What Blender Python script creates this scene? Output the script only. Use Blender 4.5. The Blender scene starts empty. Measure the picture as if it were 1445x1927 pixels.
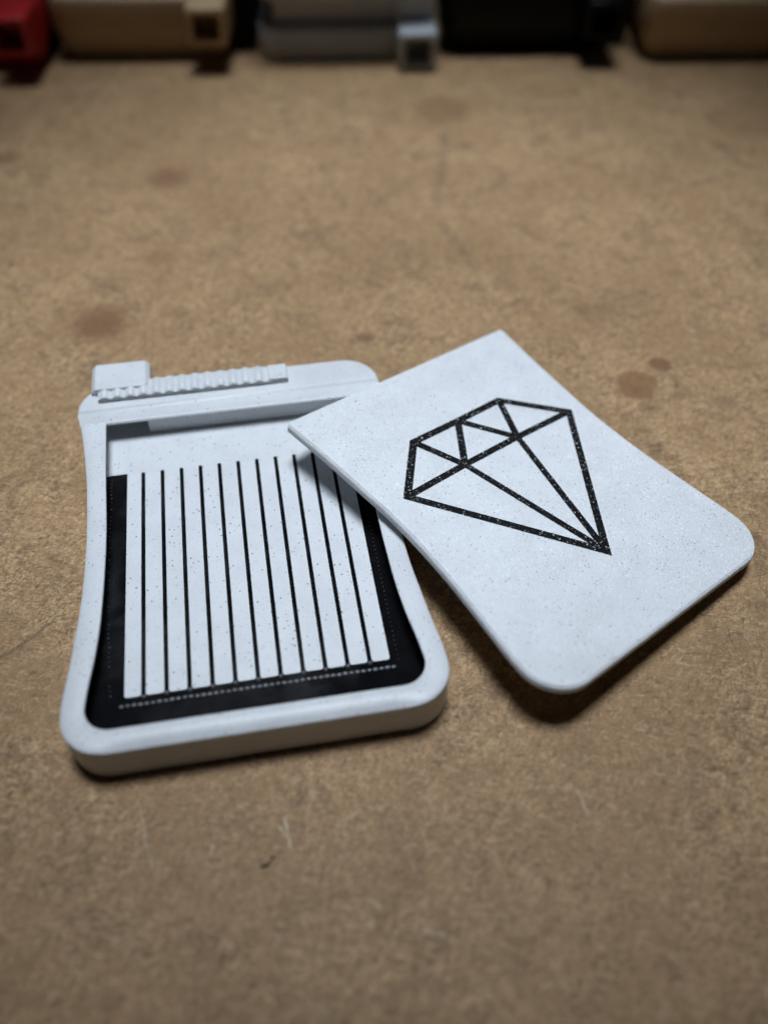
import bpy, bmesh, math, random
from mathutils import Vector, Matrix
random.seed(7)
MM = 0.001                      # everything below is written in millimetres
ZG = 4.0                        # height of the rib tops above the board
scene = bpy.context.scene
COL = scene.collection

# ------------------------------------------------------------------ camera
cd = bpy.data.cameras.new('camera')
cam = bpy.data.objects.new('camera', cd)
COL.objects.link(cam)
RX = Vector((0.98546, -0.16984, 0.00394))
RY = Vector((-0.12715, -0.75274, -0.64593))
RZ = Vector((0.11267, 0.63603, -0.76339))
CP = Vector((25.8956, -77.8167, 132.4255 + ZG)) * MM
cam.matrix_world = Matrix(((RX[0], -RY[0], -RZ[0], CP[0]), (RX[1], -RY[1], -RZ[1], CP[1]),
                           (RX[2], -RY[2], -RZ[2], CP[2]), (0, 0, 0, 1)))
cd.sensor_fit = 'VERTICAL'
cd.sensor_height = 36.0
cd.lens = 1700.0 / 1927.0 * 36.0
cd.clip_start = 0.005
cd.clip_end = 20.0
cd.dof.use_dof = True
cd.dof.focus_distance = 0.167
cd.dof.aperture_fstop = 31.76 / 4.5
scene.camera = cam

# ------------------------------------------------------------------ light
w = bpy.data.worlds.new('World')
scene.world = w
w.use_nodes = True
bg = w.node_tree.nodes['Background']
bg.inputs[0].default_value = (0.60, 0.76, 1.0, 1)
bg.inputs[1].default_value = 0.014

def lamp(name, kind, loc, aim, energy, color, size, **kw):
    ld = bpy.data.lights.new(name, kind)
    lo = bpy.data.objects.new(name, ld)
    COL.objects.link(lo)
    lo.location = Vector(loc) * MM
    lo.rotation_euler = (Vector(aim) - Vector(loc)).to_track_quat('-Z', 'Y').to_euler()
    ld.energy = energy
    ld.color = color
    if kind == 'AREA':
        ld.shape = 'RECTANGLE'
        ld.size = size[0] * MM
        ld.size_y = size[1] * MM
    for k, v in kw.items():
        setattr(ld, k, v)
    return lo

lamp('overhead_lamp', 'SPOT', (66, 182, 460), (57, 98, 0), 49.0, (0.80, 0.89, 1.0), None,
     spot_size=math.radians(26), spot_blend=1.0, shadow_soft_size=0.165)

vs = scene.view_settings
vs.view_transform = 'Standard'
vs.look = 'None'
vs.exposure = 0.0
vs.gamma = 1.0

# ------------------------------------------------------------------ node helpers
class NT:
    def __init__(s, name):
        s.m = bpy.data.materials.new(name)
        s.m.use_nodes = True
        s.t = s.m.node_tree
        s.b = s.t.nodes['Principled BSDF']
        s.tc = s.t.nodes.new('ShaderNodeTexCoord').outputs['Object']
        s.obj = s.tc
    def link(s, a, b):
        s.t.links.new(a, b)
    def put(s, sock, v):
        if isinstance(v, bpy.types.NodeSocket):
            s.link(v, sock)
        else:
            sock.default_value = v
    def math(s, op, a, b=0.0, c=0.0, clamp=False):
        n = s.t.nodes.new('ShaderNodeMath')
        n.operation = op
        n.use_clamp = clamp
        s.put(n.inputs[0], a); s.put(n.inputs[1], b); s.put(n.inputs[2], c)
        return n.outputs[0]
    def vmath(s, op, a, b=(0, 0, 0)):
        n = s.t.nodes.new('ShaderNodeVectorMath')
        n.operation = op
        s.put(n.inputs[0], a); s.put(n.inputs[1], b)
        return n
    def mapping(s, rot=(0, 0, 0), scale=(1, 1, 1), loc=(0, 0, 0), vec=None):
        n = s.t.nodes.new('ShaderNodeMapping')
        s.link(vec or s.tc, n.inputs[0])
        n.inputs['Rotation'].default_value = rot
        n.inputs['Scale'].default_value = scale
        n.inputs['Location'].default_value = loc
        return n.outputs[0]
    def noise(s, scale, detail=2.0, rough=0.5, vec=None, dist=0.0):
        n = s.t.nodes.new('ShaderNodeTexNoise')
        s.link(vec or s.tc, n.inputs['Vector'])
        n.inputs['Scale'].default_value = scale
        n.inputs['Detail'].default_value = detail
        n.inputs['Roughness'].default_value = rough
        n.inputs['Distortion'].default_value = dist
        return n.outputs[0]
    def voronoi(s, scale, vec=None, rnd=1.0):
        n = s.t.nodes.new('ShaderNodeTexVoronoi')
        s.link(vec or s.tc, n.inputs['Vector'])
        n.inputs['Scale'].default_value = scale
        n.inputs['Randomness'].default_value = rnd
        return n.outputs['Distance'], n.outputs['Color']
    def smooth(s, v, a, b, lo=0.0, hi=1.0):
        n = s.t.nodes.new('ShaderNodeMapRange')
        n.interpolation_type = 'SMOOTHSTEP'
        s.put(n.inputs[0], v)
        for i, k in enumerate((a, b, lo, hi)):
            n.inputs[1 + i].default_value = k
        return n.outputs[0]
    def mix(s, f, a, b, mode='MIX'):
        n = s.t.nodes.new('ShaderNodeMix')
        n.data_type = 'RGBA'
        n.blend_type = mode
        s.put(n.inputs[0], f)
        s.put(n.inputs[6], a if isinstance(a, bpy.types.NodeSocket) else (*a, 1))
        s.put(n.inputs[7], b if isinstance(b, bpy.types.NodeSocket) else (*b, 1))
        return n.outputs[2]
    def ramp(s, f, stops):
        n = s.t.nodes.new('ShaderNodeValToRGB')
        s.link(f, n.inputs[0])
        e = n.color_ramp.elements
        while len(e) < len(stops):
            e.new(0.5)
        for k, (p, c) in zip(e, stops):
            k.position = p
            k.color = (*c, 1)
        return n.outputs[0]
    def bump(s, h, dist, strength=1.0, prev=None):
        n = s.t.nodes.new('ShaderNodeBump')
        s.link(h, n.inputs['Height'])
        n.inputs['Distance'].default_value = dist
        n.inputs['Strength'].default_value = strength
        if prev:
            s.link(prev, n.inputs['Normal'])
        return n.outputs[0]
    def sep(s, vec=None):
        n = s.t.nodes.new('ShaderNodeSeparateXYZ')
        s.link(vec or s.tc, n.inputs[0])
        return n.outputs

def glints(k, scale, amp, weight, rough):
    d, c = k.voronoi(scale)
    g = k.t.nodes.new('ShaderNodeNewGeometry').outputs['Normal']
    t = k.vmath('SUBTRACT', c, (0.5, 0.5, 0.5)).outputs[0]
    t = k.vmath('MULTIPLY', t, (amp, amp, amp * 0.2)).outputs[0]
    n = k.vmath('NORMALIZE', k.vmath('ADD', g, t).outputs[0]).outputs[0]
    k.b.inputs['Coat Weight'].default_value = weight
    k.b.inputs['Coat Roughness'].default_value = rough
    k.b.inputs['Coat IOR'].default_value = 1.6
    k.link(n, k.b.inputs['Coat Normal'])

def speckled(name, base, grey, finish):
    """plastic with dark specks; finish: 'smooth' layers or 'grainy' build-plate face"""
    k = NT(name)
    rnd = k.t.nodes.new('ShaderNodeObjectInfo').outputs['Random']
    sh = k.t.nodes.new('ShaderNodeCombineXYZ')
    k.link(rnd, sh.inputs[0]); k.link(rnd, sh.inputs[1])
    k.tc = k.vmath('ADD', k.obj, sh.outputs[0]).outputs[0]
    d, c = k.voronoi(1750.0 if finish == 'grainy' else 1250.0)
    cs = k.t.nodes.new('ShaderNodeSeparateColor'); k.link(c, cs.inputs[0])
    keep = k.math('MULTIPLY', k.math('GREATER_THAN', cs.outputs[0], 0.35), k.smooth(cs.outputs[1], 0.0, 1.0, 0.25, 1.0))
    size = k.math('MULTIPLY_ADD', cs.outputs[2], 0.13, 0.10)
    dot = k.math('MULTIPLY', k.math('LESS_THAN', d, size), keep)
    d2, c2 = k.voronoi(2600.0 if finish == 'grainy' else 2100.0)
    cs2 = k.t.nodes.new('ShaderNodeSeparateColor'); k.link(c2, cs2.inputs[0])
    dot2 = k.math('MULTIPLY', k.math('LESS_THAN', d2, 0.2), k.math('MULTIPLY', k.math('GREATER_THAN', cs2.outputs[0], 0.6), 0.5))
    cloud = k.noise(140.0, 3.0, 0.6)
    col = k.mix(k.smooth(cloud, 0.35, 0.7), base, [x * 0.93 for x in base])
    col = k.mix(k.math('MULTIPLY', k.math('MAXIMUM', dot, dot2), 0.8), col, grey)
    k.link(col, k.b.inputs['Base Color'])
    k.b.inputs['Subsurface Weight'].default_value = 0.08
    k.b.inputs['Subsurface Radius'].default_value = (0.0011, 0.0011, 0.0012)
    k.b.inputs['Subsurface Scale'].default_value = 0.6
    if finish == 'grainy':
        n = k.bump(k.noise(1900.0, 3.0, 0.65), 0.0002, 0.8)
        k.link(n, k.b.inputs['Normal'])
        k.b.inputs['Roughness'].default_value = 0.45
        glints(k, 4600.0, 1.1, 0.32, 0.3)
    else:
        wv = k.t.nodes.new('ShaderNodeTexWave')
        k.link(k.mapping(rot=(0, 0, math.radians(38))), wv.inputs[0])
        wv.inputs['Scale'].default_value = 780.0
        wv.inputs['Distortion'].default_value = 0.4
        n = k.bump(wv.outputs['Fac'], 0.00002, 0.55)
        z = k.t.nodes.new('ShaderNodeTexWave')
        z.bands_direction = 'Z'
        k.link(k.tc, z.inputs[0])
        z.inputs['Scale'].default_value = 1500.0
        n = k.bump(z.outputs['Fac'], 0.00002, 0.6, n)
        n = k.bump(k.noise(900.0, 2.0), 0.00003, 0.4, n)
        k.link(n, k.b.inputs['Normal'])
        k.b.inputs['Roughness'].default_value = 0.42
    return k.m

def black_plastic(name, grain):
    k = NT(name)
    k.b.inputs['Base Color'].default_value = (0.005, 0.0052, 0.006, 1)
    k.b.inputs['Specular IOR Level'].default_value = 0.14
    if grain:
        n = k.bump(k.noise(1800.0, 3.0, 0.6), 0.0001, 0.8)
        k.b.inputs['Roughness'].default_value = 0.5
        k.b.inputs['Specular IOR Level'].default_value = 0.1
        glints(k, 5200.0, 1.2, 0.45, 0.22)
    else:
        wv = k.t.nodes.new('ShaderNodeTexWave')
        k.link(k.mapping(rot=(0, 0, math.radians(45))), wv.inputs[0])
        wv.inputs['Scale'].default_value = 640.0
        wv.inputs['Distortion'].default_value = 0.7
        wv.inputs['Detail'].default_value = 1.0
        n = k.bump(k.math('MULTIPLY', wv.outputs['Fac'], k.smooth(k.noise(220.0), 0.35, 0.6, 0.3, 1.0)), 0.00014, 0.9)
        k.b.inputs['Roughness'].default_value = 0.48
        k.link(k.math('MULTIPLY', k.smooth(wv.outputs['Fac'], 0.6, 0.95, 0.0, 0.30), k.smooth(k.noise(120.0, 2.0), 0.42, 0.62, 0.12, 1.0)), k.b.inputs['Specular IOR Level'])
    k.link(n, k.b.inputs['Normal'])
    return k.m

def plain_plastic(name, col, rough=0.45, spec=0.5):
    k = NT(name)
    k.b.inputs['Specular IOR Level'].default_value = spec
    c = k.mix(k.smooth(k.noise(60.0, 3.0), 0.3, 0.7), col, [x * 0.85 for x in col])
    k.link(c, k.b.inputs['Base Color'])
    z = k.t.nodes.new('ShaderNodeTexWave')
    z.bands_direction = 'Z'
    k.link(k.tc, z.inputs[0])
    z.inputs['Scale'].default_value = 800.0
    k.link(k.bump(z.outputs['Fac'], 0.00004, 0.7), k.b.inputs['Normal'])
    k.b.inputs['Roughness'].default_value = rough
    return k.m

WHITE = speckled('white speckled plastic', (0.68, 0.695, 0.71), (0.10, 0.11, 0.13), 'smooth')
GRAINY = speckled('white grainy plastic', (0.76, 0.775, 0.79), (0.08, 0.09, 0.11), 'grainy')
BLACK = black_plastic('black plastic', False)
BEAD = plain_plastic('shine painted black bead', (0.17, 0.17, 0.18), 0.35)  # grey base colour stands in for the highlights on black beads
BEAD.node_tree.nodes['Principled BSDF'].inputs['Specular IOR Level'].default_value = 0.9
FAINT = plain_plastic('black bead', (0.03, 0.03, 0.033), 0.4)
BLACKG = black_plastic('black grainy plastic', True)

# ------------------------------------------------------------------ board material
def board_material():
    k = NT('brown fibre board')
    big = k.noise(9.0, 4.0, 0.6)
    mid = k.noise(75.0, 5.0, 0.65, dist=0.6)
    v1 = k.mapping(scale=(0.42, 1, 1), vec=k.mapping(rot=(0, 0, 0.25)))
    v2 = k.mapping(scale=(0.45, 1, 1), vec=k.mapping(rot=(0, 0, -0.9)))
    f1 = k.noise(1500.0, 4.0, 0.72, vec=v1, dist=1.4)
    f2 = k.noise(1350.0, 4.0, 0.72, vec=v2, dist=1.4)
    fine = k.math('MULTIPLY', k.math('ADD', f1, f2), 0.5)
    m2 = k.noise(620.0, 4.0, 0.65, dist=0.8)
    tex = k.math('ADD', k.math('MULTIPLY', fine, 0.86), k.math('MULTIPLY', m2, 0.14))
    col = k.ramp(tex, [(0.385, (0.085, 0.050, 0.025)), (0.47, (0.265, 0.159, 0.076)), (0.53, (0.435, 0.272, 0.134)), (0.61, (0.70, 0.48, 0.268))])
    col = k.mix(k.smooth(mid, 0.36, 0.66, 0.0, 0.42), col, (0.475, 0.297, 0.144))
    col = k.mix(k.smooth(k.noise(110.0, 5.0, 0.72, dist=1.0), 0.46, 0.70, 0.0, 0.68), col, (0.16, 0.088, 0.042))
    col = k.mix(k.smooth(big, 0.40, 0.68, 0.0, 0.45), col, (0.25, 0.145, 0.066))
    col = k.mix(k.smooth(k.noise(38.0, 4.0, 0.6, dist=0.5), 0.42, 0.64, 0.0, 0.5), col, (0.28, 0.165, 0.075))
    # loose pale and dark fibres pressed into the face
    for ang, sc, seed, lo, a, c in ((0.4, 2300.0, 0.0, 0.60, 0.42, (0.62, 0.46, 0.28)), (-0.5, 2100.0, 0.3, 0.61, 0.40, (0.60, 0.44, 0.27)), (1.5, 2200.0, 0.6, 0.61, 0.36, (0.58, 0.42, 0.25)),
                                    (0.1, 2000.0, 0.9, 0.60, 0.45, (0.07, 0.042, 0.024)), (-1.1, 2200.0, 1.2, 0.60, 0.42, (0.08, 0.048, 0.026))):
        fv = k.mapping(scale=(0.2, 1, 1), loc=(seed, seed, 0), vec=k.mapping(rot=(0, 0, ang)))
        fn = k.noise(sc, 2.0, 0.5, vec=fv, dist=0.8)
        col = k.mix(k.smooth(fn, lo, lo + 0.09, 0.0, a), col, c)
    specks = k.noise(430.0, 2.0, 0.5)
    col = k.mix(k.smooth(specks, 0.67, 0.76, 0.0, 0.55), col, (0.07, 0.048, 0.034))
    # round oil stains and scuffs, each at its own place (mm)
    wob = k.math('MULTIPLY', k.math('SUBTRACT', k.noise(160.0, 3.0), 0.5), 0.0060)
    for (x, y, r, soft, a, c) in [
            (108.4, 63.2, 4.5, 0.7, 0.75, (0.20, 0.094, 0.038)), (116.1, 69.6, 2.5, 0.7, 0.85, (0.17, 0.080, 0.034)),
            (92.8, 198.2, 8.6, 2.6, 0.5, (0.19, 0.10, 0.048)), (6.5, 170.6, 5.4, 4.2, 0.72, (0.18, 0.085, 0.038)),
            (-11.1, 105.3, 6.0, 3.8, 0.78, (0.17, 0.078, 0.034)), (107.5, 89.6, 4.6, 3.6, 0.36, (0.19, 0.10, 0.05)),
            (50.6, 89.9, 1.7, 1.2, 0.70, (0.150, 0.072, 0.040)), (-40.8, 189.0, 4.2, 2.4, 0.6, (0.18, 0.08, 0.036)),
            (3.0, 131.0, 4.0, 3.6, 0.5, (0.19, 0.10, 0.046)), (125.5, 55.0, 2.2, 2.0, 0.3, (0.15, 0.095, 0.055))]:
        dv = k.vmath('DISTANCE', k.vmath('MULTIPLY', k.tc, (1, 1, 0)).outputs[0], (x * MM, y * MM, 0)).outputs[1]
        dv = k.math('ADD', dv, wob)
        col = k.mix(k.smooth(dv, (r - soft) * MM, (r + soft) * MM, a, 0.0), col, c)
    # long scratches and smears
    p = k.sep()
    wv = k.math('MULTIPLY', k.math('SUBTRACT', k.noise(330.0, 3.0), 0.5), 0.0016)
    for (x0, y0, x1, y1, wd, a, c) in SCRATCH:
        L = math.hypot(x1 - x0, y1 - y0)
        ux, uy = (x1 - x0) / L, (y1 - y0) / L
        dx = k.math('SUBTRACT', p[0], x0 * MM); dy = k.math('SUBTRACT', p[1], y0 * MM)
        t = k.math('ADD', k.math('MULTIPLY', dx, ux), k.math('MULTIPLY', dy, uy))
        s = k.math('ABSOLUTE', k.math('ADD', k.math('SUBTRACT', k.math('MULTIPLY', dx, uy), k.math('MULTIPLY', dy, ux)), wv))
        m = k.smooth(s, wd * 0.3 * MM, wd * MM, a, 0.0)
        m = k.math('MULTIPLY', m, k.math('MULTIPLY', k.smooth(t, 0.0, 0.12 * L * MM), k.smooth(t, 0.85 * L * MM, L * MM, 1.0, 0.0)))
        m = k.math('MULTIPLY', m, k.smooth(k.noise(260.0, 2.0), 0.36, 0.56, 0.25, 1.0))
        col = k.mix(m, col, c)
    k.link(col, k.b.inputs['Base Color'])
    k.b.inputs['Roughness'].default_value = 0.62
    k.b.inputs['Specular IOR Level'].default_value = 0.3
    n = k.bump(fine, 0.00012, 0.6)
    n = k.bump(mid, 0.0003, 0.35, n)
    k.link(n, k.b.inputs['Normal'])
    return k.m

PALE = (0.62, 0.50, 0.35)
DARK = (0.085, 0.058, 0.038)
SCRATCH = [(20.6, -22.0, 21.0, -27.5, 0.32, 0.75, PALE), (19.4, -23.2, 21.2, -26.0, 0.32, 0.75, PALE),
           (-2.0, -15.0, 1.0, -28.5, 0.3, 0.35, PALE), (9.5, -24.0, 8.0, -30.0, 0.30, 0.25, PALE),
           (-27.5, 12.5, -15.0, 21.5, 0.55, 0.55, DARK), (92.0, 188.0, 78.0, 140.0, 2.2, 0.30, DARK),
           (78.0, 140.0, 84.0, 108.0, 2.4, 0.26, DARK), (63.0, 235.0, 62.0, 165.0, 2.6, 0.2, DARK),
           (38.0, -42.0, 41.5, -43.0, 0.5, 0.55, PALE), (31.0, -36.0, 33.0, -38.0, 0.3, 0.4, PALE),
           (66.0, -25.0, 67.0, -30.0, 0.3, 0.4, PALE)]

# ------------------------------------------------------------------ mesh helpers
def link_mesh(name, bm, mat, parent=None, smooth=0.0, bevel=0.0, seg=2):
    bmesh.ops.recalc_face_normals(bm, faces=bm.faces)
    for v in bm.verts:
        v.co *= MM
    me = bpy.data.meshes.new(name)
    bm.to_mesh(me)
    bm.free()
    me.materials.append(mat)
    o = bpy.data.objects.new(name, me)
    COL.objects.link(o)
    if parent:
        o.parent = parent
    if bevel:
        b = o.modifiers.new('edge', 'BEVEL')
        b.width = bevel * MM
        b.segments = seg
        b.limit_method = 'ANGLE'
        b.angle_limit = math.radians(35)
    if smooth or bevel:
        for f in me.polygons:
            f.use_smooth = True
        try:
            me.set_sharp_from_angle(angle=math.radians(smooth or 40))
        except Exception:
            pass
    return o

def thing(name, label, cat, loc=(0, 0, 0), group=None):
    o = bpy.data.objects.new(name, None)
    o.empty_display_size = 0.01
    COL.objects.link(o)
    o.location = Vector(loc) * MM
    o['label'] = label
    o['category'] = cat
    if group:
        o['group'] = group
    return o

def prism(bm, pts, z0, z1):
    lo = [bm.verts.new((x, y, z0)) for x, y in pts]
    hi = [bm.verts.new((x, y, z1)) for x, y in pts]
    n = len(pts)
    for i in range(n):
        bm.faces.new((lo[i], lo[(i + 1) % n], hi[(i + 1) % n], hi[i]))
    bm.faces.new(hi)
    bm.faces.new(lo[::-1])

def rings(bm, loops, cap0=True, cap1=True):
    vs_ = [[bm.verts.new(p) for p in l] for l in loops]
    n = len(loops[0])
    for a, b in zip(vs_, vs_[1:]):
        for i in range(n):
            bm.faces.new((a[i], a[(i + 1) % n], b[(i + 1) % n], b[i]))
    if cap0:
        bm.faces.new(vs_[0][::-1])
    if cap1:
        bm.faces.new(vs_[-1])

def arc(cx, cy, r, a0, a1, n):
    return [(cx + r * math.cos(math.radians(a0 + (a1 - a0) * i / n)), cy + r * math.sin(math.radians(a0 + (a1 - a0) * i / n))) for i in range(n + 1)]

def spline(tab, y):
    """Catmull-Rom through (y, half width) samples in rising y"""
    ys = [t[0] for t in tab]
    if y <= ys[0]: return tab[0][1]
    if y >= ys[-1]: return tab[-1][1]
    i = max(j for j in range(len(ys) - 1) if ys[j] <= y)
    g = lambda j: tab[min(max(j, 0), len(tab) - 1)]
    p0, p1, p2, p3 = g(i - 1), g(i), g(i + 1), g(i + 2)
    h = p2[0] - p1[0]
    t = (y - p1[0]) / h
    m1 = (p2[1] - p0[1]) / max(p2[0] - p0[0], 1e-6) * h
    m2 = (p3[1] - p1[1]) / max(p3[0] - p1[0], 1e-6) * h
    return (2*t**3 - 3*t**2 + 1) * p1[1] + (t**3 - 2*t**2 + t) * m1 + (-2*t**3 + 3*t**2) * p2[1] + (t**3 - t**2) * m2

def outline(tab, yf, yb, rf, rb, cx=0.0, nside=40, ncorn=10, nedge=24, grow=0.0):
    """closed waisted outline, counter clockwise from the front left; grow offsets it outwards"""
    yf -= grow; yb += grow
    rf = max(rf + grow, 0.05); rb = max(rb + grow, 0.05)
    hw = lambda y: spline(tab, y) + grow
    h = hw(yf + rf)
    right = []
    right += arc(h - rf, yf + rf, rf, -90, 0, ncorn)
    hb = hw(yb - rb)
    for i in range(1, nside):
        y = yf + rf + (yb - rb - yf - rf) * i / nside
        right.append((hw(y), y))
    right += arc(hb - rb, yb - rb, rb, 0, 90, ncorn)
    xb = right[-1][0]; xf = right[0][0]
    pts = [(-xf + 2 * xf * i / nedge, yf) for i in range(1, nedge)]
    pts += right
    pts += [(xb - 2 * xb * i / nedge, yb) for i in range(1, nedge)]
    pts += [(-x, y) for x, y in right[::-1]]
    return [(x + cx, y) for x, y in pts]

CX = 18.85
OUT = [(-11, 31.0), (-4, 30.9), (0, 30.6), (4, 30.0), (10, 29.3), (17, 28.6), (26, 28.2), (33, 28.2), (41, 28.45), (47, 28.8), (56, 29.7), (62, 30.5), (66, 30.9), (72, 30.9)]
INN = [(-8, 27.4), (-3, 27.15), (1.4, 26.6), (6, 25.85), (12, 25.2), (18.8, 24.85), (26, 24.65), (34, 24.65), (40, 24.85), (47, 25.1), (54, 25.25), (62, 25.4)]
YF, YB = -11.2, 71.3
IYF, IYB = -7.4, 61.3
RT = 8.5                          # rim top above the board

# ------------------------------------------------------------------ the open case
case = thing('open_case', 'open white speckled plastic case with black lined ribbed tray and serrated slider', 'case', (CX, 30, 0))

def P3(pts, z):
    return [(x, y, z) for x, y in pts]

def outer(grow):
    return outline(OUT, YF, YB, 7.0, 7.0, CX, grow=grow)
def inner(grow, back=0.0):
    pts = outline(INN, IYF, IYB, 4.2, 0.25, CX, grow=grow)
    if back:
        pts = [(x, y + back if y > IYB - 0.6 else y) for x, y in pts]
    return pts

bm = bmesh.new()
L = [P3(outer(-0.5), 0.0), P3(outer(0.0), 0.5), P3(outer(0.0), 2.5), P3(outer(0.0), RT - 0.45)]
for i in range(1, 6):
    a = math.radians(75 * i / 5)
    L.append(P3(outer(-0.25 * (1 - math.cos(a))), RT - 0.45 + 0.25 * math.sin(a)))
def chamfer(pts, z, drop):
    out = []
    for x, y in pts:
        k = max(0.0, min(1.0, (25.0 - abs(x - CX)) / 2.0)) if y < 0 else 0.0
        out.append((x, y, z - drop * k * k * (3 - 2 * k)))
    return out
L[-1] = chamfer(outer(-0.15), RT - 0.2, 0.62)
L[-2] = chamfer(outer(-0.06), RT - 0.28, 0.66)
L[-3] = chamfer(outer(-0.02), RT - 0.34, 0.68)
L[-4] = chamfer(outer(0.0), RT - 0.38, 0.70)
L += [chamfer(outer(-0.8), RT - 0.08, 0.30), chamfer(outer(-1.5), RT - 0.02, 0.10), P3(outer(-2.0), RT)]
L += [P3(inner(0.14), RT), P3(inner(0.03), RT - 0.05), P3(inner(0.0), RT - 0.16), P3(inner(0.0), RT - 0.5), P3(inner(1.7, 8.0), RT - 0.55), P3(inner(1.7, 8.0), 2.9)]
rings(bm, L)
def shift(o):
    """put mesh data written in board coordinates under the thing's base"""
    o.matrix_parent_inverse = Matrix.Identity(4)
    o.location = -o.parent.location
    return o
shift(link_mesh('body', bm, WHITE, case, smooth=50))

# head over the back of the rim, front edge sloping up
HT = 9.8
def head_loop(grow, yfront):
    pts = [p for p in outer(grow)]
    xr = spline(OUT, yfront) + grow
    keep = [p for p in pts if p[1] > yfront + 0.05]
    keep = sorted(keep, key=lambda p: math.atan2(p[1] - 60.0, p[0] - CX))
    return [(CX + xr, yfront)] + keep + [(CX - xr, yfront)]
base = head_loop(0.07, 64.2)
lo_pts = [(base[0][0], 61.15)] + base[1:-1] + [(base[-1][0], 61.15)]
lo_pts[0] = (CX + spline(OUT, 61.15) + 0.07, 61.15)
lo_pts[-1] = (CX - spline(OUT, 61.15) - 0.07, 61.15)
bm = bmesh.new()
def ins(pts, d):
    cx_, cy_ = CX, 66.0
    return [(x - math.copysign(min(d, abs(x - cx_)), x - cx_) * (abs(x - cx_) > 18), y - (d if y > 66 else 0)) for x, y in pts]
def fy(pts, y):
    return [(pts[0][0], y)] + pts[1:-1] + [(pts[-1][0], y)]
rings(bm, [P3(lo_pts, RT - 0.6), P3(lo_pts, RT - 0.25), P3(fy(ins(base, 0.05), 63.3), HT - 0.35), P3(fy(ins(base, 0.2), 63.9), HT - 0.1), P3(fy(ins(base, 0.5), 64.4), HT)])
shift(link_mesh('head', bm, WHITE, case, smooth=50))

# inner wall under the head: leaves the dark opening on the left
bm = bmesh.new()
prism(bm, [(1.5, 61.75), (46.0, 61.75), (46.0, 69.0), (1.0, 69.0)], 3.95, 7.96)
shift(link_mesh('inner_wall', bm, WHITE, case, bevel=0.12))

# black tray floor
bm = bmesh.new()
fl = [(x, min(y, 56.0)) for x, y in inner(1.5)]
prism(bm, fl, 2.95, 3.74)
tray = shift(link_mesh('tray_floor', bm, BLACK, case))
# bead where the infill turns round along the ribs
bm = bmesh.new()
def bead(x, y, r, sx=1.0):
    m = Matrix.Translation((x, y, 3.74)) @ Matrix.Diagonal((r * sx, r, r * 0.7, 1))
    bmesh.ops.create_uvsphere(bm, u_segments=8, v_segments=5, radius=1.0, matrix=m)
x = -3.6
while x < 41.4:
    bead(x, -1.05 + random.uniform(-.05, .05), random.uniform(0.26, 0.36), 1.5)
    x += 1.02
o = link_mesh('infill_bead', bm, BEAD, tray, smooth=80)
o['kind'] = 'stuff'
bm = bmesh.new()
y = 0.2
while y < 50:
    bead(42.3 + random.uniform(-.04, .04), y, random.uniform(0.10, 0.16))
    if random.random() < 0.8:
        bead(-5.3 - 0.9 * min(1, y / 20) + random.uniform(-.12, .12), y, random.uniform(0.10, 0.2), 1.2)
    y += 0.95
o = link_mesh('infill_bead', bm, FAINT, tray, smooth=80)
o['kind'] = 'stuff'

# white back plate with a rounded notch above every groove
GP, GW, GY = 3.75, 0.38, 50.69
ZR = 4.0
bm = bmesh.new()
pts = [(-8.2, 50.75), (-3.1, 50.75), (-3.1, 50.3)]
for i in range(11):
    c = i * GP
    pts += [(c - GW, 50.3)] + [(c + GW * math.cos(math.radians(180 - a)), 50.38 + GW * math.sin(math.radians(a))) for a in range(0, 181, 30)] + [(c + GW, 50.3)]
pts += [(40.9, 50.3), (40.9, 50.75), (45.9, 50.75), (45.9, 68.9), (-8.2, 68.9)]
prism(bm, pts, 3.0, ZR)
shift(link_mesh('back_plate', bm, WHITE, case))

# twelve ribs
proto = None
for i in range(12):
    x0 = i * GP - GP + GW if i else -3.1
    x1 = i * GP - GW if i < 11 else 40.9
    if proto is None or i in (1, 11):
        bm = bmesh.new()
        w_ = x1 - x0
        prism(bm, [(0.12, 0.1), (0.45, 0.0), (w_ - 0.45, 0.0), (w_ - 0.12, 0.1), (w_, 0.4), (w_, 50.0), (0, 50.0), (0, 0.4)], 3.1, ZR)
        proto = link_mesh('rib', bm, WHITE, case)
        r = proto
    else:
        r = proto.copy()
        COL.objects.link(r)
        r.parent = case
    r.location = Vector((x0 - CX, 0.3 - 30, 0)) * MM
# small black humps between the rib ends
bm = bmesh.new()
for i in range(11):
    m = Matrix.Translation((i * GP, 0.25, 3.7)) @ Matrix.Diagonal((0.42, 0.34, 0.45, 1))
    bmesh.ops.create_uvsphere(bm, u_segments=10, v_segments=6, radius=1.0, matrix=m)
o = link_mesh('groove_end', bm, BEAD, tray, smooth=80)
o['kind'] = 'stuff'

# serrated slider with its end tab, on the head
SZ0, SZ1 = HT - 0.02, 10.65
bm = bmesh.new()
prism(bm, [(-7.9, 66.05), (31.0, 66.05), (31.0, 70.8), (-7.9, 70.8)], SZ0, SZ1)
slider = shift(link_mesh('slider', bm, WHITE, case, bevel=0.25))
bm = bmesh.new()
RW, n = 2.62, 12
prof = []
for i in range(n + 1):
    t = i / n
    prof.append(((t - 0.5) * RW, 0.58 * (0.5 - 0.5 * math.cos(2 * math.pi * t)) ** 0.8))
loops = []
for y, sc in ((-2.42, 0.0), (-2.36, 0.6), (-2.15, 1.0), (2.15, 1.0), (2.36, 0.6), (2.42, 0.0)):
    loops.append([(x, y, z * sc) for x, z in prof])
vsx = [[bm.verts.new(p) for p in l] for l in loops]
for a, b in zip(vsx, vsx[1:]):
    for i in range(n):
        bm.faces.new((a[i], a[i + 1], b[i + 1], b[i]))
ridge = link_mesh('ridge', bm, WHITE, slider, smooth=60)
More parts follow.
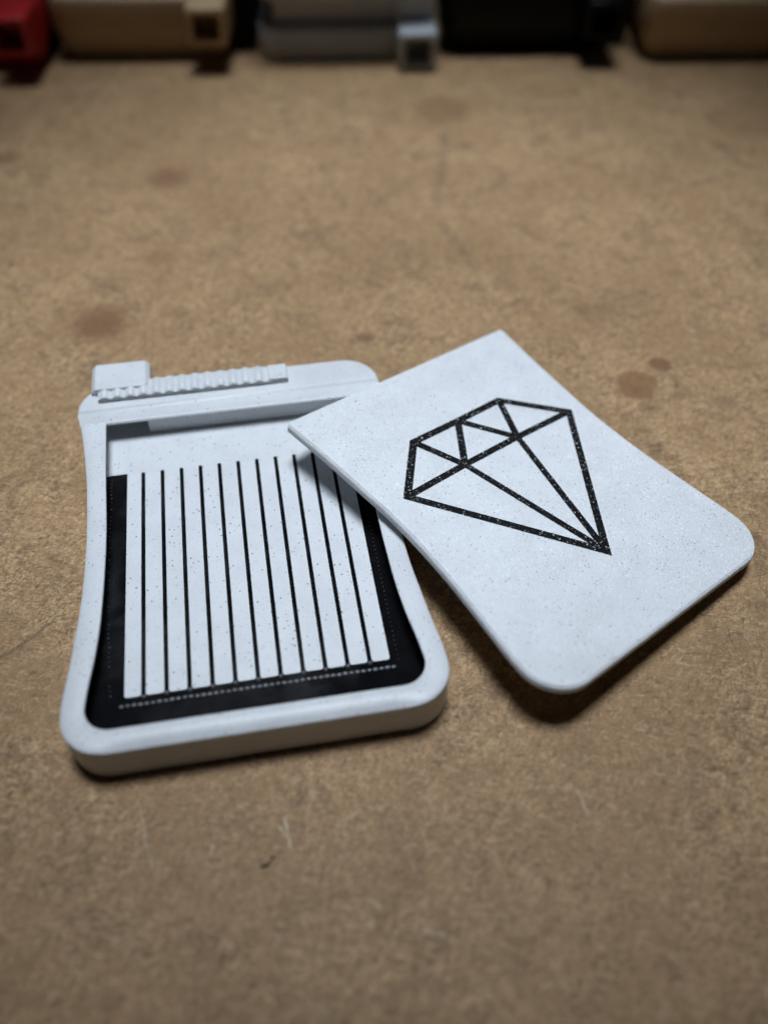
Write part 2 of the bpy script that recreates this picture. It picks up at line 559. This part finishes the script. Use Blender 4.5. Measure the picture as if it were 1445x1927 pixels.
for i in range(13):
    r = ridge if i == 0 else ridge.copy()
    if i:
        COL.objects.link(r)
        r.parent = slider
    r.location = Vector((-6.5 + i * RW, 68.43, SZ1 - 0.03)) * MM
bm = bmesh.new()
prism(bm, [(27.0, 66.12), (30.95, 66.12), (30.95, 70.72), (27.0, 70.72)], SZ1 - 0.1, SZ1 + 0.42)
link_mesh('slider_end', bm, WHITE, slider, bevel=0.32)
# tab: a hollow square block behind the head
def tab_mesh(x0, x1, y0, y1, z0, z1, hole):
    bm = bmesh.new()
    xm, zm = (x0 + x1) / 2, (z0 + z1) / 2
    def sq(hx, hz, y):
        c = 0.9
        return [(xm - hx, y, zm - hz + c), (xm - hx + c, y, zm - hz), (xm + hx - c, y, zm - hz), (xm + hx, y, zm - hz + c),
                (xm + hx, y, zm + hz - c), (xm + hx - c, y, zm + hz), (xm - hx + c, y, zm + hz), (xm - hx, y, zm + hz - c)]
    hx, hz = (x1 - x0) / 2, (z1 - z0) / 2
    rings(bm, [sq(hx, hz, y0), sq(hx, hz, y1 - 0.8), sq(hx - 0.8, hz - 0.8, y1), sq(hx - hole, hz - hole, y1), sq(hx - hole, hz - hole, y0 + 1.0)])
    return bm
tb = tab_mesh(-9.3, 2.7, 68.4, 77.0, 0.8, SZ1 + 0.65, 2.0)
link_mesh('end_tab', tb, WHITE, slider, bevel=0.25)

# ------------------------------------------------------------------ the lid
LZ = 7.4
tx, ty, th, off = -0.10903, -0.009194, 0.50512, 23.2443
nrm = Vector((-tx, -ty, 1)).normalized()
e1 = Vector((0, 1, 0)).cross(nrm).normalized()
e2 = nrm.cross(e1)
c_, s_ = math.cos(th), math.sin(th)
U = e1 * c_ + e2 * s_
V = e2 * c_ - e1 * s_
org = Vector((50, 25, LZ + ZG)) + U * off
lid = thing('case_lid', 'white speckled lid with black gem outline, leaning across the open case', 'lid')
lid.matrix_world = Matrix(((U[0], V[0], nrm[0], org[0] * MM), (U[1], V[1], nrm[1], org[1] * MM), (U[2], V[2], nrm[2], org[2] * MM), (0, 0, 0, 1)))
LT = [(-43, 29.5), (-36, 29.5), (-32, 29.3), (-25, 28.5), (-14, 27.35), (-4, 26.9), (3, 27.0), (9, 27.45), (15, 27.9), (21, 28.4), (32, 29.6)]
def lo_(g, y0=-42.75):
    return [(x - 0.015 * (32 - y), y) for x, y in outline(LT, y0, 32.0 - g, 7.8, 0.9, grow=g)]
bm = bmesh.new()
L = [P3(lo_(-0.7), -1.75), P3(lo_(-0.2), -1.7)]
for z, g in ((-1.6, 0.0), (-1.35, 0.0), (-1.1, -0.03), (-0.85, -0.08), (-0.6, -0.16), (-0.38, -0.30), (-0.2, -0.52)):
    L += [P3(lo_(g - 0.045), z - 0.02), P3(lo_(g), z + 0.05), P3(lo_(g - 0.005), z + 0.14)]
L += [P3(lo_(-0.82), -0.02), P3(lo_(-1.15), 0.0)]
rings(bm, L)
link_mesh('panel', bm, GRAINY, lid, smooth=60)

# gem outline: every facet leaves a frame of half a line round itself
W2 = 0.79
G = dict(A=(-11.6, 14.5), B=(0, 14.4), C=(11.6, 14.5), D=(21.85, 4.05), E=(-21.85, 4.05), F=(-7.15, 4.4), H=(7.15, 4.4), T=(0, -25.95))
def inset(pts, d):
    n = len(pts); out = []
    for i in range(n):
        p0, p1, p2 = Vector(pts[i - 1]), Vector(pts[i]), Vector(pts[(i + 1) % n])
        a = (p1 - p0).normalized(); b = (p2 - p1).normalized()
        na, nb = Vector((-a.y, a.x)), Vector((-b.y, b.x))
        q = (na + nb)
        out.append(tuple(p1 + q * (d / (1 + na.dot(nb)))))
    return out
def ccw(p):
    s = sum(p[i - 1][0] * p[i][1] - p[i][0] * p[i - 1][1] for i in range(len(p)))
    return p if s > 0 else p[::-1]
bm = bmesh.new()
ZT = 0.07
def frame(a, b):
    n = len(a)
    for i in range(n):
        j = (i + 1) % n
        q = [(*a[i], ZT), (*a[j], ZT), (*b[j], ZT), (*b[i], ZT)]
        bm.faces.new([bm.verts.new(p) for p in q])
        q = [(*b[i], ZT), (*b[j], ZT), (*b[j], -0.1), (*b[i], -0.1)]
        bm.faces.new([bm.verts.new(p) for p in q])
for f in ('EAF', 'ABF', 'BHF', 'BCH', 'CDH', 'EFT', 'FHT', 'HDT'):
    p = ccw([G[k] for k in f])
    frame(p, inset(p, W2 * (0.85 if 'T' in f else 0.92)))
p = ccw([G[k] for k in 'EABCDT'])
frame(p, inset(p, -W2))
bmesh.ops.remove_doubles(bm, verts=bm.verts, dist=0.01)
link_mesh('gem_emblem', bm, BLACKG, lid)

# ------------------------------------------------------------------ the board
bm = bmesh.new()
prism(bm, [(-420, -300), (520, -300), (520, 620), (-420, 620)], -6.0, 0.0)
brd = link_mesh('board', bm, board_material())
brd['kind'] = 'structure'
brd['label'] = 'brown stained fibre board that everything stands on'

# tiny dark curl of debris in the foreground
bm = bmesh.new()
path = [(16.2, -28.9, 0.1), (16.9, -29.15, 0.16), (17.6, -28.9, 0.25), (18.0, -28.2, 0.35), (18.35, -28.0, 0.3)]
prev = None
for i, p in enumerate(path):
    rr = (0.14, 0.26, 0.28, 0.34, 0.2)[i]
    ring = [bm.verts.new((p[0] + rr * math.cos(a) * 0.5, p[1] + rr * math.cos(a), max(0.02, p[2] + rr * math.sin(a)))) for a in [k * math.pi / 3 for k in range(6)]]
    if prev:
        for k in range(6):
            bm.faces.new((prev[k], prev[(k + 1) % 6], ring[(k + 1) % 6], ring[k]))
    else:
        bm.faces.new(ring[::-1])
    prev = ring
bm.faces.new(prev)
o = link_mesh('debris_curl', bm, plain_plastic('dark debris', (0.02, 0.017, 0.02)), smooth=60)
o['label'] = 'tiny dark curl of debris lying on the bare board in front of the open case'
o['category'] = 'debris'

# ------------------------------------------------------------------ the row of closed cases at the back
GRP = 'closed cases in a row along the back of the board'
def closed_case(label, x0, yr, rot, mat, flipped=False):
    t = thing('closed_case', label, 'case', (x0, yr, 0), GRP)
    t.rotation_euler.z = rot
    tab = [(0, 30.0), (8, 30.2), (30, 28.4), (50, 28.2), (84, 30.8)]
    ol = lambda g: outline(tab, 0.0, 82.0, 7.0, 7.0, 0.0, nside=14, ncorn=6, nedge=6, grow=g)
    bm = bmesh.new()
    if not flipped:
        rings(bm, [P3(ol(-3.4), 0.0), P3(ol(-3.0), 1.0), P3(ol(-0.2), 9.0), P3(ol(0.0), 10.0), P3(ol(0.0), 18.2), P3(ol(-0.6), 19.5), P3(ol(-1.8), 20.2)])
    else:
        rings(bm, [P3(ol(-0.6), 0.0), P3(ol(0), 0.6), P3(ol(0), 9.6), P3(ol(-0.8), 10.4), P3(ol(-5.0), 10.6), P3(ol(-5.0), 19.0)])
    link_mesh('body', bm, mat, t, smooth=50)
    bm = bmesh.new()  # upper tier added out of view to shade the gaps between cases
    if not flipped:
        rings(bm, [P3(outline(tab, 10.0, 80.0, 0.5, 5.0, 0.0, nside=14, ncorn=6, nedge=6, grow=g), z) for g, z in ((-0.6, 20.1), (-0.4, 21.2), (-0.4, 43.0), (-1.5, 44.0))])
    else:
        rings(bm, [P3(ol(-0.8), 18.9), P3(ol(-0.2), 19.5), P3(ol(-0.2), 43.0), P3(ol(-1.4), 44.0)])
    link_mesh('added_shade_tier', bm, mat, t, smooth=50)
    # hollow square tab at the right, towards the viewer
    zt = (8.6, 20.4) if not flipped else (0.3, 12.2)
    tb = tab_mesh(16.6, 29.4, -10.0, 7.0, zt[0], zt[1], 2.1)
    for v in tb.verts:
        v.co.y = -3.0 - v.co.y + 0.0
    sh = link_mesh('end_tab', tb, mat, t, bevel=0.3)
    if flipped:
        bm = bmesh.new()
        prism(bm, [(17, 1.0), (29.0, 1.0), (29.0, 8.0), (17, 8.0)], 12.1, 19.2)
        link_mesh('tab_post', bm, mat, t, bevel=0.3)
    return t

closed_case('closed red plastic case at the far left of the back row', -61, 250, math.radians(-8), plain_plastic('red plastic', (0.42, 0.012, 0.012)))
closed_case('closed tan plastic case with a square tab hole, between the red and the grey case', 0.5, 248, math.radians(-8), plain_plastic('tan plastic', (0.42, 0.29, 0.16)))
closed_case('grey plastic case with a recessed upper half, between the tan and the black case', 68.5, 238, math.radians(-7), plain_plastic('grey plastic', (0.42, 0.44, 0.46)), True)
closed_case('closed black plastic case right of the grey one in the back row', 129.5, 232, math.radians(-8), plain_plastic('black shiny plastic', (0.004, 0.004, 0.005), 0.3, 0.15))
closed_case('closed tan plastic case at the far right of the back row, beside the black case', 196, 216, math.radians(-8), plain_plastic('pale tan plastic', (0.44, 0.305, 0.17)))

def filler(label, x, y, wd):  # added black slab that makes a gap between back cases dark
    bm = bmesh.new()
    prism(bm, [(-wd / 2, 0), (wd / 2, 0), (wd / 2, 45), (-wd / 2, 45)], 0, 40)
    o = link_mesh('dark_gap_filler', bm, plain_plastic('black divider plastic', (0.004, 0.004, 0.005), 0.6, 0.1), bevel=0.4)
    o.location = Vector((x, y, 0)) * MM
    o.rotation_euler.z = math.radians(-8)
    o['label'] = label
    o['category'] = 'filler'
    o['group'] = 'added dark fillers between the back cases'
filler('added dark divider in the gap between the tan and the grey case', 34.0, 252, 8.5)
filler('added dark divider between the black case and the right tan case', 163.5, 236, 5.5)
filler('added dark divider between the red case and the left tan case', -30.8, 260, 2.6)
